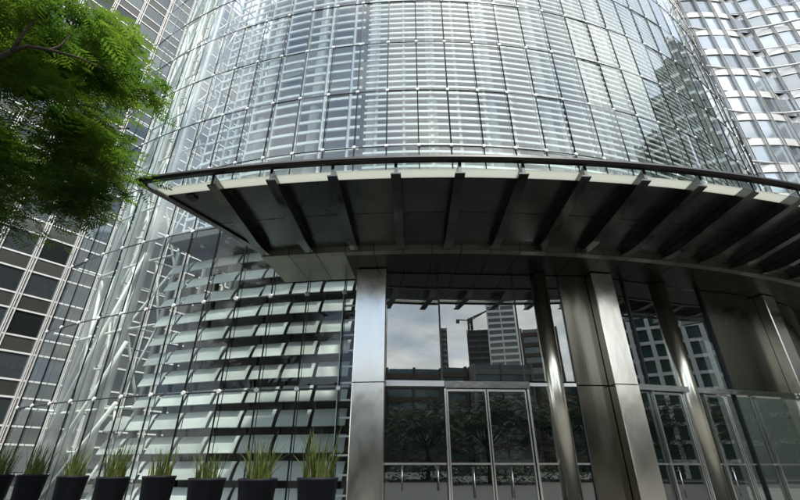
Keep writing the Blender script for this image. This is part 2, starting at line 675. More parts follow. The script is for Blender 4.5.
# ladder-like glass fin next to the first column
fa, _ = hit_cyl(345, 420, 25.5)
fo = G().box(-0.25, -0.215, 0, 0.06, 0.1, 5.9).box(0.215, 0.25, 0, 0.06, 0.1, 5.9).obj('ladder_frame', 'slat_white', pav, P(25.5, fa), fa)
rung = G().box(-0.215, 0.215, 0.01, 0.05, -0.022, 0.022).mesh('rung', 'slat_white')
zr = 0.35
while zr < 5.8:
    link('rung', rung, fo, (0, 0, zr)); zr += 0.42
# dim back wall behind the louvers
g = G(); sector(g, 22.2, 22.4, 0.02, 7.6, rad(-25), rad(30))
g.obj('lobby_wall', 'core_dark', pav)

# --- white steel trusses standing inside the clear glass on the left
def truss(pts, rs, bay=ROWH, z_off=0.0):
    """upright tubes tied together by zig-zag bracing"""
    t = link('truss', None, pav)
    ztop = TOP - 0.1
    for p, rr in zip(pts, rs):
        G().tube((p.x, p.y, 0.02), (p.x, p.y, ztop), rr, n=12).obj('chord', 'white_tube', t)
    b = G()
    z = 0.5 + z_off
    k = 0
    while z + bay < ztop:
        for i in range(len(pts) - 1):
            p, q = (pts[i], pts[i + 1]) if (k + i) % 2 == 0 else (pts[i + 1], pts[i])
            b.tube((p.x, p.y, z), (q.x, q.y, z + bay), 0.045, n=6, caps=False)
            b.tube((p.x, p.y, z), (q.x, q.y, z), 0.035, n=6, caps=False)
        z += bay
        k += 1
    b.obj('bracing', 'white_tube', t)


truss([P(24.5, rad(-32.3)), P(24.3, rad(-30.6))], [0.18, 0.13])
truss([P(24.7, rad(-28.6)), P(24.5, rad(-27.3))], [0.17, 0.12], z_off=1.3)
truss([P(24.8, rad(-25.0)), P(23.8, rad(-24.4))], [0.11, 0.08])
truss([P(20.5, rad(-31.5)), P(19.0, rad(-31.0))], [0.15, 0.13], z_off=0.6)
for a in (-31.4, -29.6, -26.2, -23.6):
    G().tube(P(24.0, rad(a), 0.02), P(24.0, rad(a), TOP - 0.1), 0.055, n=8).obj('slender_post', 'white_tube', pav)
for i in range(1, len(rows) - 1):
    for q0, q1 in ((-30.6, -28.6), (-25.0, -22.6)):
        if i % 2:
            q0, q1 = q1, q0
        G().tube(P(24.4, rad(q0), rows[i]), P(24.4, rad(q1), rows[i + 1]), 0.04, n=6).obj('diagonal_strut', 'white_tube', pav)
# ring ties at each row and long diagonals between the trusses
for z in rows[2:]:
    G().path([P(24.75, rad(-32.4 + 0.75 * i), z - 0.12) for i in range(15)], 0.045, 6).obj('ring_tie', 'white_tube', pav)
    G().path([P(R - 0.2, rad(-32.4), z), P(22.0, rad(-32.0), z), P(17.2, rad(-30), z)], 0.045, 6).obj('ring_tie', 'white_tube', pav)
for i in range(2, len(rows) - 2, 2):
    for q0, q1 in ((-32.3, -28.6), (-27.3, -25.0)):
        G().tube(P(24.6, rad(q0), rows[i]), P(24.8, rad(q1), rows[i + 2]), 0.055, n=8).obj('diagonal_strut', 'white_tube', pav)
        G().tube(P(24.8, rad(q1), rows[i]), P(24.6, rad(q0), rows[i + 2]), 0.055, n=8).obj('diagonal_strut', 'white_tube', pav)
for a0, z0, a1, z1 in ((-22.6, 3.1, -28.4, 0.2), (-23.4, 5.0, -30.0, 0.2), (-24.2, 8.3, -31.6, 0.6)):
    G().tube(P(25.1, rad(a0), z0), P(25.1, rad(a1), z1), 0.06, n=8).obj('diagonal_strut', 'white_tube', pav)

# ================================================================== ENTRANCE
RE = 26.25
ZS = 6.05                                  # soffit over the entrance
A1, _ = hit_cyl(372, 300, RE)
A2, _ = hit_cyl(602.5, 300, RE)
A3, _ = hit_cyl(766, 310, RE)
A4 = A3 + (A3 - A2) * 0.98
CWID = 0.78
zt = 3.13                                  # transom


def steel_column(a, wid):
    g = G()
    hw, d = wid / 2, 0.5
    b = 0.02
    g.sweep(lambda z: [(-hw, d, z), (-hw, -d + 0.42 + b, z), (-hw + b, -d + 0.42, z), (hw - b, -d + 0.42, z), (hw, -d + 0.42 + b, z), (hw, d, z)],
            [0.0, zt - 0.012])
    o = g.obj('steel_column', 'steel_brushed', pav, P(RE + 0.12, a), a)
    g = G()
    g.sweep(lambda z: [(-hw, d, z), (-hw, -d + 0.42 + b, z), (-hw + b, -d + 0.42, z), (hw - b, -d + 0.42, z), (hw, -d + 0.42 + b, z), (hw, d, z)],
            [zt + 0.012, ZS - 0.004])
    g.obj('column_cladding', 'steel_brushed', o)
    G().box(-hw + 0.03, hw - 0.03, -d + 0.46, d - 0.03, zt - 0.02, zt + 0.02).obj('column_joint', 'joint_dark', o)
    return o


CW2, CW3 = 0.62, 0.56
for a, wid in ((A1, CWID), (A2, CW2), (A3, CW3), (A4, CW3)):
    steel_column(a, wid)


class Bay:
    """flat entrance bay between two columns; local x along it, -y outwards"""
    def __init__(self, a0, a1):
        self.am = (a0 + a1) / 2
        self.half = (RE - 0.05) * sin((a1 - a0) / 2)
        self.d = (RE - 0.05) * cos((a1 - a0) / 2)
        self.o = P(self.d, self.am)
        self.M = Matrix.Translation(self.o) @ Matrix.Rotation(self.am, 4, 'Z')

    def uz(self, px, py):
        d = ray(px, py)
        n = Vector((sin(self.am), -cos(self.am), 0))
        p0 = self.o + Vector((CX, CY, 0))
        c0 = Vector((0, 0, EYE))
        t = (p0 - c0).dot(n) / d.dot(n)
        q = c0 + d * t - p0
        u = Vector((cos(self.am), sin(self.am), 0))
        return q.dot(u), q.z

    def add(self, name, g, mat, parent=None):
        if parent is None:
            return g.obj(name, mat, pav, self.o, self.am)
        return g.obj(name, mat, parent)


def edge(bay, px, py=330):
    return bay.uz(px, py)[0]


def flute(x0, x1, z0, z1, bulge, n=12):
    """gently bowed sheet-steel panel"""
    g = G()
    outer = [(x0 + (x1 - x0) * i / n, -bulge * sin(PI * i / n)) for i in range(n + 1)]
    ring = outer + [(x1, 0.12), (x0, 0.12)]
    g.sweep(lambda z: [(x, y, z) for x, y in ring], [z0, z1])
    return g


b1 = Bay(A1, A2)
b2 = Bay(A2, A3)
b3 = Bay(A3, A4)


def pane(bay, x0, x1, z0, z1, y=0.0, name='entrance_pane', mat='entrance_glass'):
    g = G().box(x0 + 0.008, x1 - 0.008, y - 0.008, y + 0.008, z0 + 0.008, z1 - 0.008)
    o = bay.add(name, g, mat)
    o.rotation_euler.x = rad(random.gauss(0, 0.12))
    o.rotation_euler.z += rad(random.gauss(0, 0.15))
    return o


def upright(bay, x, z0, z1, wd=0.05, dp=0.07, mat='steel_frame', name='mullion', y=0.0):
    return bay.add(name, G().box(x - wd / 2, x + wd / 2, y - dp, y + dp, z0, z1), mat)


def handle_bar(x, z0, z1):
    g = G().tube((x, -0.09, z0), (x, -0.09, z1), 0.014, n=8)
    for q in (z0 + 0.08, z1 - 0.08):
        g.tube((x, -0.09, q), (x, 0.0, q), 0.011, n=6)
    return g


# bay 1: high glazing above the transom
h1 = b1.half
e = [-h1 + CWID / 2, edge(b1, 440), edge(b1, 518), edge(b1, 566)]
for i in range(3):
    pane(b1, e[i], e[i + 1], zt + 0.09, ZS - 0.01)
for x in e[1:3]:
    upright(b1, x, zt + 0.08, ZS - 0.005, 0.035, 0.04, 'joint_dark')
upright(b1, e[3], 0.03, ZS - 0.005, 0.03, 0.05, 'joint_dark')
xr = h1 - CW2 / 2 - 0.02
o = b1.add('steel_panel', flute(e[3] + 0.02, xr, zt + 0.02, ZS - 0.006, 0.035), 'steel_panel')
o = b1.add('steel_panel', flute(e[3] + 0.02, xr, 0.02, zt - 0.01, 0.035), 'steel_panel')
# transom: plain steel strip, then polished strip over the door
b1.add('transom', G().box(e[0], edge(b1, 444, 384), -0.07, 0.07, zt - 0.05, zt + 0.08), 'slat_white')
b1.add('door_header', G().box(edge(b1, 444, 384) + 0.004, edge(b1, 528, 384), -0.10, 0.08, zt - 0.09, zt + 0.07), 'steel_chrome')
b1.add('transom', G().box(edge(b1, 528, 384) + 0.004, e[3] - 0.02, -0.06, 0.07, zt - 0.03, zt + 0.05), 'steel_frame')
# fixed side light, pair of doors, fixed side light
xd0, xd1 = edge(b1, 446, 420), edge(b1, 531, 420)
xm = (xd0 + xd1) / 2
pane(b1, e[0], xd0 - 0.03, 0.1, zt - 0.05)
pane(b1, xd1 + 0.03, e[3] - 0.02, 0.1, zt - 0.03)
upright(b1, xd0, 0.03, zt - 0.10, 0.045, 0.08)
upright(b1, xd1, 0.03, zt - 0.10, 0.05, 0.08)
zrail = 1.42
b1.add('rail', G().box(e[0], xd0 - 0.035, -0.035, 0.035, zrail - 0.022, zrail + 0.022), 'steel_frame')
b1.add('rail', G().box(xd1 + 0.04, e[3] - 0.02, -0.035, 0.035, zrail - 0.02, zrail + 0.02), 'steel_frame')
b1.add('sill', G().box(e[0], xr, -0.08, 0.1, 0.005, 0.1), 'steel_frame')


def door(bay, x0, x1, ztop, hx, rail=True):
    g = G()
    w_ = 0.032
    g.box(x0, x0 + w_, -0.03, 0.03, 0.12, ztop).box(x1 - w_, x1, -0.03, 0.03, 0.12, ztop)
    g.box(x0 + w_, x1 - w_, -0.03, 0.03, 0.12, 0.24).box(x0 + w_, x1 - w_, -0.03, 0.03, ztop - 0.05, ztop)
    if rail:
        g.box(x0 + w_, x1 - w_, -0.033, 0.033, zrail - 0.02, zrail + 0.02)
    o = bay.add('door', g, 'steel_frame')
    bay.add('door_pane', G().box(x0 + w_, x1 - w_, -0.008, 0.008, 0.24, zrail - 0.02), 'entrance_glass', o)
    bay.add('door_pane', G().box(x0 + w_, x1 - w_, -0.008, 0.008, zrail + 0.02, ztop - 0.05), 'entrance_glass', o)
    bay.add('handle', handle_bar(hx, 0.75, 1.36), 'steel_frame', o)
    return o


door(b1, xd0 + 0.04, xm - 0.012, zt - 0.105, xm - 0.45)
door(b1, xm + 0.012, xd1 - 0.045, zt - 0.105, xm + 0.40)
for px in (402, 438):
    b1.add('pull_bar', handle_bar(edge(b1, px, 480), 0.9, 1.38), 'steel_frame')

# bay 2: glazing, then a wide steel panel up to the third column
h2 = b2.half
f = [-h2 + CW2 / 2 + 0.02, edge(b2, 634, 330), edge(b2, 668, 330), edge(b2, 711, 330)]
for i in range(3):
    pane(b2, f[i], f[i + 1], zt + 0.06, ZS - 0.01)
for x in f[1:3]:
    upright(b2, x, zt + 0.06, ZS - 0.005, 0.05, 0.05, 'joint_dark')
upright(b2, f[3], 0.03, ZS - 0.005, 0.04, 0.06, 'joint_dark')
xr2 = h2 - CW3 / 2 - 0.02
b2.add('steel_panel', flute(f[3] + 0.03, xr2, zt + 0.06, ZS - 0.006, 0.07), 'steel_panel')
b2.add('transom', G().box(f[0], xr2, -0.16, 0.07, zt - 0.08, zt + 0.05), 'steel_chrome')
vx = [f[0], edge(b2, 660, 430), edge(b2, 692, 430), edge(b2, 712, 430), edge(b2, 735, 430), edge(b2, 764, 430), xr2]
for i, x in enumerate(vx[1:-1]):
    upright(b2, x, 0.03, zt - 0.09, 0.045, 0.09)
for i in range(len(vx) - 1):
    if i in (1, 3):
        door(b2, vx[i] + 0.035, vx[i + 1] - 0.035, zt - 0.1, vx[i] + 0.16)
    else:
        pane(b2, vx[i] + 0.03, vx[i + 1] - 0.03, 0.1, zt - 0.09)
        b2.add('rail', G().box(vx[i] + 0.035, vx[i + 1] - 0.035, -0.03, 0.03, zrail - 0.018, zrail + 0.018), 'steel_frame')
b2.add('sill', G().box(f[0], xr2, -0.08, 0.1, 0.005, 0.1), 'steel_frame')

# bay 3: mostly steel cladding, seen edge-on
h3 = b3.half
m3 = [-h3 + CW3 / 2 + 0.02, -0.6, 0.7, h3 - CW3 / 2 - 0.02]
for i in range(3):
    b3.add('steel_panel', flute(m3[i] + 0.01, m3[i + 1] - 0.01, zt + 0.05, ZS - 0.006, 0.12), 'steel_panel')
    pane(b3, m3[i] + 0.03, m3[i + 1] - 0.03, 0.1, zt - 0.06)
    upright(b3, m3[i], 0.03, zt - 0.06, 0.06, 0.08)
b3.add('transom', G().box(m3[0], m3[-1], -0.1, 0.07, zt - 0.055, zt + 0.045), 'steel_chrome')

# lobby behind the glass: ceiling, floor, round columns, bench-like desk
g = G(); sector(g, 22.45, RE - 0.3, ZS + 0.02, ZS + 0.25, PH_L, rad(45))
g.obj('lobby_ceiling', 'ceiling_dark', pav)
g = G(); sector(g, 22.45, RE - 0.2, 0.005, 0.03, PH_L, rad(45))
g.obj('lobby_floor', 'lobby_floor', pav)
for bay, px, rr in ((b1, 549, 0.22), (b2, 676, 0.22)):
    x = edge(bay, px, 350)
    bay.add('round_column', G().tube((x, 0.0, 0.03), (x, 0.0, ZS - 0.01), rr, n=32), 'column_satin')
# wall closing the gap between first column and the glass wall
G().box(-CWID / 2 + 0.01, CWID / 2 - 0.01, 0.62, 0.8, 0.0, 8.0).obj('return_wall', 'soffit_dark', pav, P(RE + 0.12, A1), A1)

# ================================================================== CANOPY
RO, ZO = 30.1, 6.70
RI, ZI = 27.35, 6.17
AE = hit_z(133, 177, 6.70)[0]           # left tip at the outer rim
AI = hit_z(262, 258, 6.11)[0]            # left end on the inner ring
AR = rad(44)
rim_pts = [P(RO, AE + (AR - AE) * i / 70, ZO) for i in range(71)]
g = G().sweep(lambda t: [P(RO - 0.06, t, ZO - 0.04), P(RO + 0.04, t, ZO - 0.05), P(RO + 0.09, t, ZO - 0.01), P(RO + 0.06, t, ZO + 0.06), P(RO - 0.06, t, ZO + 0.06)],
              [AE + (AR - AE) * i / 70 for i in range(71)])
can = g.obj('canopy', 'rim_dark', pav)


def csoff(r, lift=0.0):
    """height of the sloping soffit at radius r"""
    return ZI + 0.10 + (ZO - ZI - 0.10) * (r - RI) / (RO - RI) + lift


def aleft(r):
    """left edge of the canopy"""
    return AI + (AE - AI) * (r - RI) / (RO - RI)


RB0 = hit_z(396, 168, 6.62)[0]
RBD = (hit_z(585, 168, 6.62)[0] - RB0) / 3
rib_a = [RB0 + RBD * k for k in range(-3, 19)]
edges = [None] + rib_a
RG = 29.86      # frosted strip between RG and RS2
RF = 29.64


def plate(r0, r1, a0, a1, th, mat, name, lift=0.0, n=4):
    """sloping panel between two radii; a0 may be a function of radius"""
    fa0 = a0 if callable(a0) else (lambda r: a0)
    g = G()

    def prof(s):
        def at(r):
            q = fa0(r)
            return q + (a1 - q) * s
        return [P(r0, at(r0), csoff(r0, lift)), P(r1, at(r1), csoff(r1, lift)), P(r1, at(r1), csoff(r1, lift + th)), P(r0, at(r0), csoff(r0, lift + th))]
    g.sweep(prof, [i / n for i in range(n + 1)])
    return g.obj(name, mat, can)


GAP = 0.0006
for i in range(len(rib_a)):
    a1 = rib_a[i]
    a0 = rib_a[i - 1] if i else None
    lo = (lambda r: aleft(r) + 0.004) if i == 0 else (a0 + GAP)
    rmid = 28.55
    plate(RI + 0.02, rmid - 0.01, lo, a1 - GAP, 0.05, 'soffit', 'soffit_panel', 0.0)
    plate(rmid + 0.01, RF - 0.01, lo, a1 - GAP, 0.05, 'soffit', 'soffit_panel', 0.0)
    plate(RF + 0.005, RG, lo, a1 - GAP, 0.02, 'frosted', 'frosted_panel', -0.03)
    plate(RG + 0.015, RO - 0.07, lo, a1 - GAP, 0.015, 'canopy_glass', 'edge_glass', 0.01)
    # rib: tapered blade with a bright lower flange
    g = G()
    dep = lambda s: 0.13 + 0.13 * min(1.0, (1 - s) * 5)
    prof = []
    for q in range(9):
        s = q / 8
        r = RI + 0.03 + (RO - 0.07 - RI - 0.03) * s
        prof.append((r, csoff(r, -0.015), dep(1 - s)))
    hw = 0.10
    k0 = len(g.v)

    def xs(s_i):
        r, zt_, dd = prof[s_i]
        c = Vector((cos(a1), sin(a1), 0))
        return [P(r, a1, zt_) - c * 0.03, P(r, a1, zt_ - dd + 0.03) - c * 0.03, P(r, a1, zt_ - dd + 0.03) - c * hw, P(r, a1, zt_ - dd) - c * hw,
                P(r, a1, zt_ - dd) + c * hw, P(r, a1, zt_ - dd + 0.03) + c * hw, P(r, a1, zt_ - dd + 0.03) + c * 0.03, P(r, a1, zt_) + c * 0.03]
    g.sweep(xs, list(range(9)))
    g.obj('rib', 'rib_steel', can)
# left edge trim
g = G().sweep(lambda s: [P(RI + (RO - RI) * s, aleft(RI + (RO - RI) * s) + dx, csoff(RI + (RO - RI) * s, dz)) for dx, dz in ((-0.002, -0.05), (0.003, -0.05), (0.003, 0.09), (-0.002, 0.09))],
              [i / 8 for i in range(9)])
g.obj('edge_trim', 'rib_steel', can)
# roof sheet over the soffit
n = 60
g = G()
g.sweep(lambda t: [P(RI - 1.6, AI + (AR - AI) * t, csoff(RI, 0.30)), P(RF - 0.02, aleft(RF) + (AR - aleft(RF)) * t, csoff(RF, 0.06)),
                   P(RF - 0.02, aleft(RF) + (AR - aleft(RF)) * t, csoff(RF, 0.10)), P(RI - 1.6, AI + (AR - AI) * t, csoff(RI, 0.36))], [i / n for i in range(n + 1)])
g.obj('roof_sheet', 'rim_dark', can)
# ring beam strip and the lower soffit behind it, laid in panels
step = rad(1.52)
a = AI
while a < AR:
    b = min(a + step, AR)
    ts = [a + 0.0003, (a + b) / 2, b - 0.0003]
    g = G().sweep(lambda t: [P(RI - 0.14, t, ZI - 0.085), P(RI + 0.01, t, ZI - 0.06), P(RI + 0.01, t, ZI + 0.13), P(RI - 0.14, t, ZI + 0.13)], ts)
    g.obj('beam_panel', 'beam_stone', can)
    zo_ = ZI - 0.03
    al = a
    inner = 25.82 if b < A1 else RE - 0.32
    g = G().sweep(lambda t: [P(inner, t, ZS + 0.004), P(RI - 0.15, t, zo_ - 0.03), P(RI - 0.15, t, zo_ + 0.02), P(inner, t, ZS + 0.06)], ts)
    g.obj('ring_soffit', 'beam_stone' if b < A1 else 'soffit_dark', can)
    a = b
# small black fixture under the leftmost bay
q, RFX = hit_z(192, 197, 6.60)
g = G()
for i in range(4):
    t = i * PI / 2 + 0.4
    M = Matrix.Translation(P(RFX, q, csoff(RFX, -0.05)) + Vector((0.07 * cos(t), 0.07 * sin(t), 0)))
    g.lathe([(0.055, 0.0), (0.06, 0.02), (0.05, 0.05)], 10, M)
M = Matrix.Translation(P(RFX, q, csoff(RFX, -0.05)))
g.lathe([(0.03, -0.02), (0.05, 0.04)], 8, M)
g.obj('canopy_fixture', 'black_fitting', can)

# ================================================================== LEFT TOWER WING
d35 = rad(35)
LW = thing('glass_tower', 'tall curtain-wall tower with dark windows, olive spandrels and pale steel fins behind the tree', 'tower', (-37.5, 40.2, 0), PI / 2 - d35)
# local x runs along the wall (away to the right), local -y faces the plaza
SH, BW = 4.0, 3.05
s0, nb, nst = -16.0, 14, 19
wm = G().box(0.14, BW - 0.14, 0.0, 0.05, 0.62, SH - 0.95).box(BW * 0.5 - 0.03, BW * 0.5 + 0.03, -0.03, 0.0, 0.62, SH - 0.95).mesh('window', 'tower_glass')
sm = G().box(0.10, BW - 0.10, -0.03, 0.08, SH - 0.93, SH + 0.60 - 0.02).mesh('spandrel_panel', 'spandrel')
tmh = G().box(0, nb * BW, -0.09, 0.0, -0.08, 0.08).mesh('horizontal_band', 'band_white')
for st in range(nst):
    z = st * SH + 0.3
    link('horizontal_band', tmh, LW, (s0, 0, z + 0.60))
    link('horizontal_band', tmh, LW, (s0, 0, z + SH - 0.93))
    for b in range(nb):
        link('window', wm, LW, (s0 + b * BW, 0, z))
        link('spandrel_panel', sm, LW, (s0 + b * BW, 0, z))
fin = G()
fin.box(-0.24, -0.17, -0.40, 0.05, 0.1, nst * SH).box(0.17, 0.24, -0.40, 0.05, 0.1, nst * SH).box(-0.05, 0.05, -0.16, 0.05, 0.1, nst * SH)
fin = fin.mesh('fin', 'band_white')
for b in range(nb + 1):
    link('fin', fin, LW, (s0 + b * BW, 0, 0))
G().box(s0 - 0.2, s0 + nb * BW + 0.2, 0.10, 18, 0.02, nst * SH + 0.8).obj('tower_body', 'spandrel', LW)

# ================================================================== RIGHT TOWER WING (scalloped)
RW = thing('scalloped_tower', 'pale scalloped tower with wavy white bands and slender steel fins rising beside the drum', 'tower', (33.0, 37.0, 0))


def wave(x):
    """plan of the wall: convex lobes meeting in a cusp"""
    p = (x + 2.0) / 13.0
    fr_ = p - math.floor(p)
    return -1.5 * math.sqrt(max(0.0, 1 - (2 * fr_ - 1) ** 2 * 0.96)) - 0.07 * x


SH2, BW2 = 3.55, 1.95
nb2, nst2 = 17, 21
for st in range(nst2):
    z = st * SH2 + 0.2
    shown = st >= 7
    bulk = G()
    for b in range(nb2):
        x0, x1 = b * BW2, (b + 1) * BW2
        y0, y1 = wave(x0), wave(x1)
        ang = math.atan2(y1 - y0, x1 - x0)
        ln = math.hypot(x1 - x0, y1 - y0)
        M = Matrix.Translation((x0, y0, z)) @ Matrix.Rotation(ang, 4, 'Z')
        if shown:
            g = G().box(0.06, ln - 0.06, 0, 0.05, 0.75, SH2 - 0.25)
            o = g.obj('window', 'tower_glass_pale', RW, (x0, y0, z), ang)
            o.rotation_euler = (rad(random.gauss(0, 0.3)), 0, ang + rad(random.gauss(0, 0.4)))
        else:
            bulk.box(0.06, ln - 0.06, 0, 0.05, 0.75, SH2 - 0.25, M)
    if not shown:
        stuff(bulk.obj('lower_windows', 'tower_glass_pale', RW))
    xs_ = [i * BW2 / 3 for i in range(nb2 * 3 + 1)]
    G().sweep(lambda x: [(x, wave(x) + 0.2, z - 0.22), (x, wave(x) - 0.10, z - 0.22), (x, wave(x) - 0.10, z + 0.72), (x, wave(x) + 0.2, z + 0.72)], xs_).obj('spandrel_band', 'band_white', RW)
    if st % 2 == 0:
        G().path([(x, -2.0 - 0.07 * x - 0.9 * sin(x * 2 * PI / 26.0 + 2.4), z + 0.95) for x in xs_], 0.13, 8).obj('wave_rail', 'band_white', RW)
    else:
        G().path([(x, -1.9 - 0.07 * x - 0.9 * sin(x * 2 * PI / 26.0 + 2.4), z + 0.75) for x in xs_], 0.06, 6).obj('wave_rail', 'steel_fin', RW)
for b in range(nb2 + 1):
    x = b * BW2
    g = G().box(-0.10, -0.07, -0.22, 0.05, 0.1, nst2 * SH2).box(0.07, 0.10, -0.22, 0.05, 0.1, nst2 * SH2)
    g.obj('fin', 'steel_fin', RW, (x, wave(x) - 0.10, 0))
g = G()
xs_ = [i * BW2 / 3 for i in range(nb2 * 3 + 1)]
g.sweep(lambda x: [(x, 16, 0.02), (x, wave(x) + 0.25, 0.02), (x, wave(x) + 0.25, nst2 * SH2 + 1), (x, 16, nst2 * SH2 + 1)], xs_)
g.obj('tower_body', 'spandrel', RW)

# ================================================================== PLANTERS
kerb = G()
kerb.sweep(lambda t: [(t, 6.15 + 0.5 * (-1.0 - t) - 0.45, 0), (t, 6.15 + 0.5 * (-1.0 - t) - 0.45, 0.2), (t, 6.15 + 0.5 * (-1.0 - t) + 0.45, 0.2), (t, 6.15 + 0.5 * (-1.0 - t) + 0.45, 0)], [-9.0, -6, -3, -0.4])
structure(kerb.obj('planter_kerb', 'granite'))
pot_prof = [(0.15, 0.0), (0.165, 0.02), (0.243, 0.965), (0.252, 0.97), (0.255, 1.0), (0.243, 1.004), (0.238, 0.95)]
potm = G().lathe(pot_prof, 28).mesh('pot', 'pot_black')
soilm = G().lathe([(0.236, 0.90), (0.236, 0.94), (0.12, 0.955)], 20).mesh('soil', 'soil')


def grass_mesh(seed, h):
    rnd = random.Random(seed)
    g = G()
    for i in range(80):
        t = rnd.uniform(0, 2 * PI)
        r = 0.17 * math.sqrt(rnd.random())
        base = Vector((r * cos(t), r * sin(t), 0.94))
        hh = h * rnd.uniform(0.45, 1.0)
        lean = rnd.uniform(0.02, 0.30) * (0.5 + r / 0.17)
        if rnd.random() < 0.12:
            lean *= 2.2
        t2 = t + rnd.gauss(0, 0.6)
        d = Vector((cos(t2), sin(t2), 0))
        s = Vector((-sin(t2 + rnd.gauss(0, 0.8)), cos(t2), 0)).normalized()
        wd = rnd.uniform(0.006, 0.014)
        k = len(g.v)
        m = 4
        for q in range(m + 1):
            u = q / m
            p = base + d * (lean * hh * u ** 1.8) + Vector((0, 0, hh * (u - 0.25 * lean * u * u)))
            ww = wd * (1 - 0.85 * u ** 1.5)
            g.v += [tuple(p - s * ww), tuple(p + s * ww)]
        for q in range(m):
            g.face((k + 2 * q, k + 2 * q + 1, k + 2 * q + 3, k + 2 * q + 2), True)
    return g.mesh('grass_tuft', 'grass_blade')


planter_px = [-2, 32, 73, 114, 160, 208, 259, 318]
planter_lab = ['black pot of grass at the far end of the planter row under the tree',
               'black pot of grass second from the far end of the planter row under the tree',
               'black pot of grass with tubes of the white truss rising behind',
               'black pot of grass where the truss meets the first louvers',
               'black pot of grass fourth from the steel column',
               'black pot of grass third from the steel column',
               'black pot of grass second from the steel column',
               'black pot of grass beside the ladder frame nearest the steel column']
rnd = random.Random(5)
for i, px in enumerate(planter_px):
    d = ray(px, 478)
    # row line y = 6.15 + 0.5*(-1 - x)
    t = (6.15 - 0.5) / (d.y + 0.5 * d.x)
    x, y = d.x * t, d.y * t
    th = thing('planter', planter_lab[i], 'planter', (x, y, 0.204), rnd.uniform(0, 6), 'grass planters along the glass wall')
    k_ = rnd.uniform(0.95, 1.04)
    th.scale = (k_, k_, rnd.uniform(0.98, 1.02))
    th.rotation_euler.x = rad(rnd.gauss(0, 0.7))
    link('pot', potm, th)
    link('soil', soilm, th)
    go = link('grass_tuft', grass_mesh(i + 3, rnd.uniform(0.46, 0.72)), th)
    stuff(go)

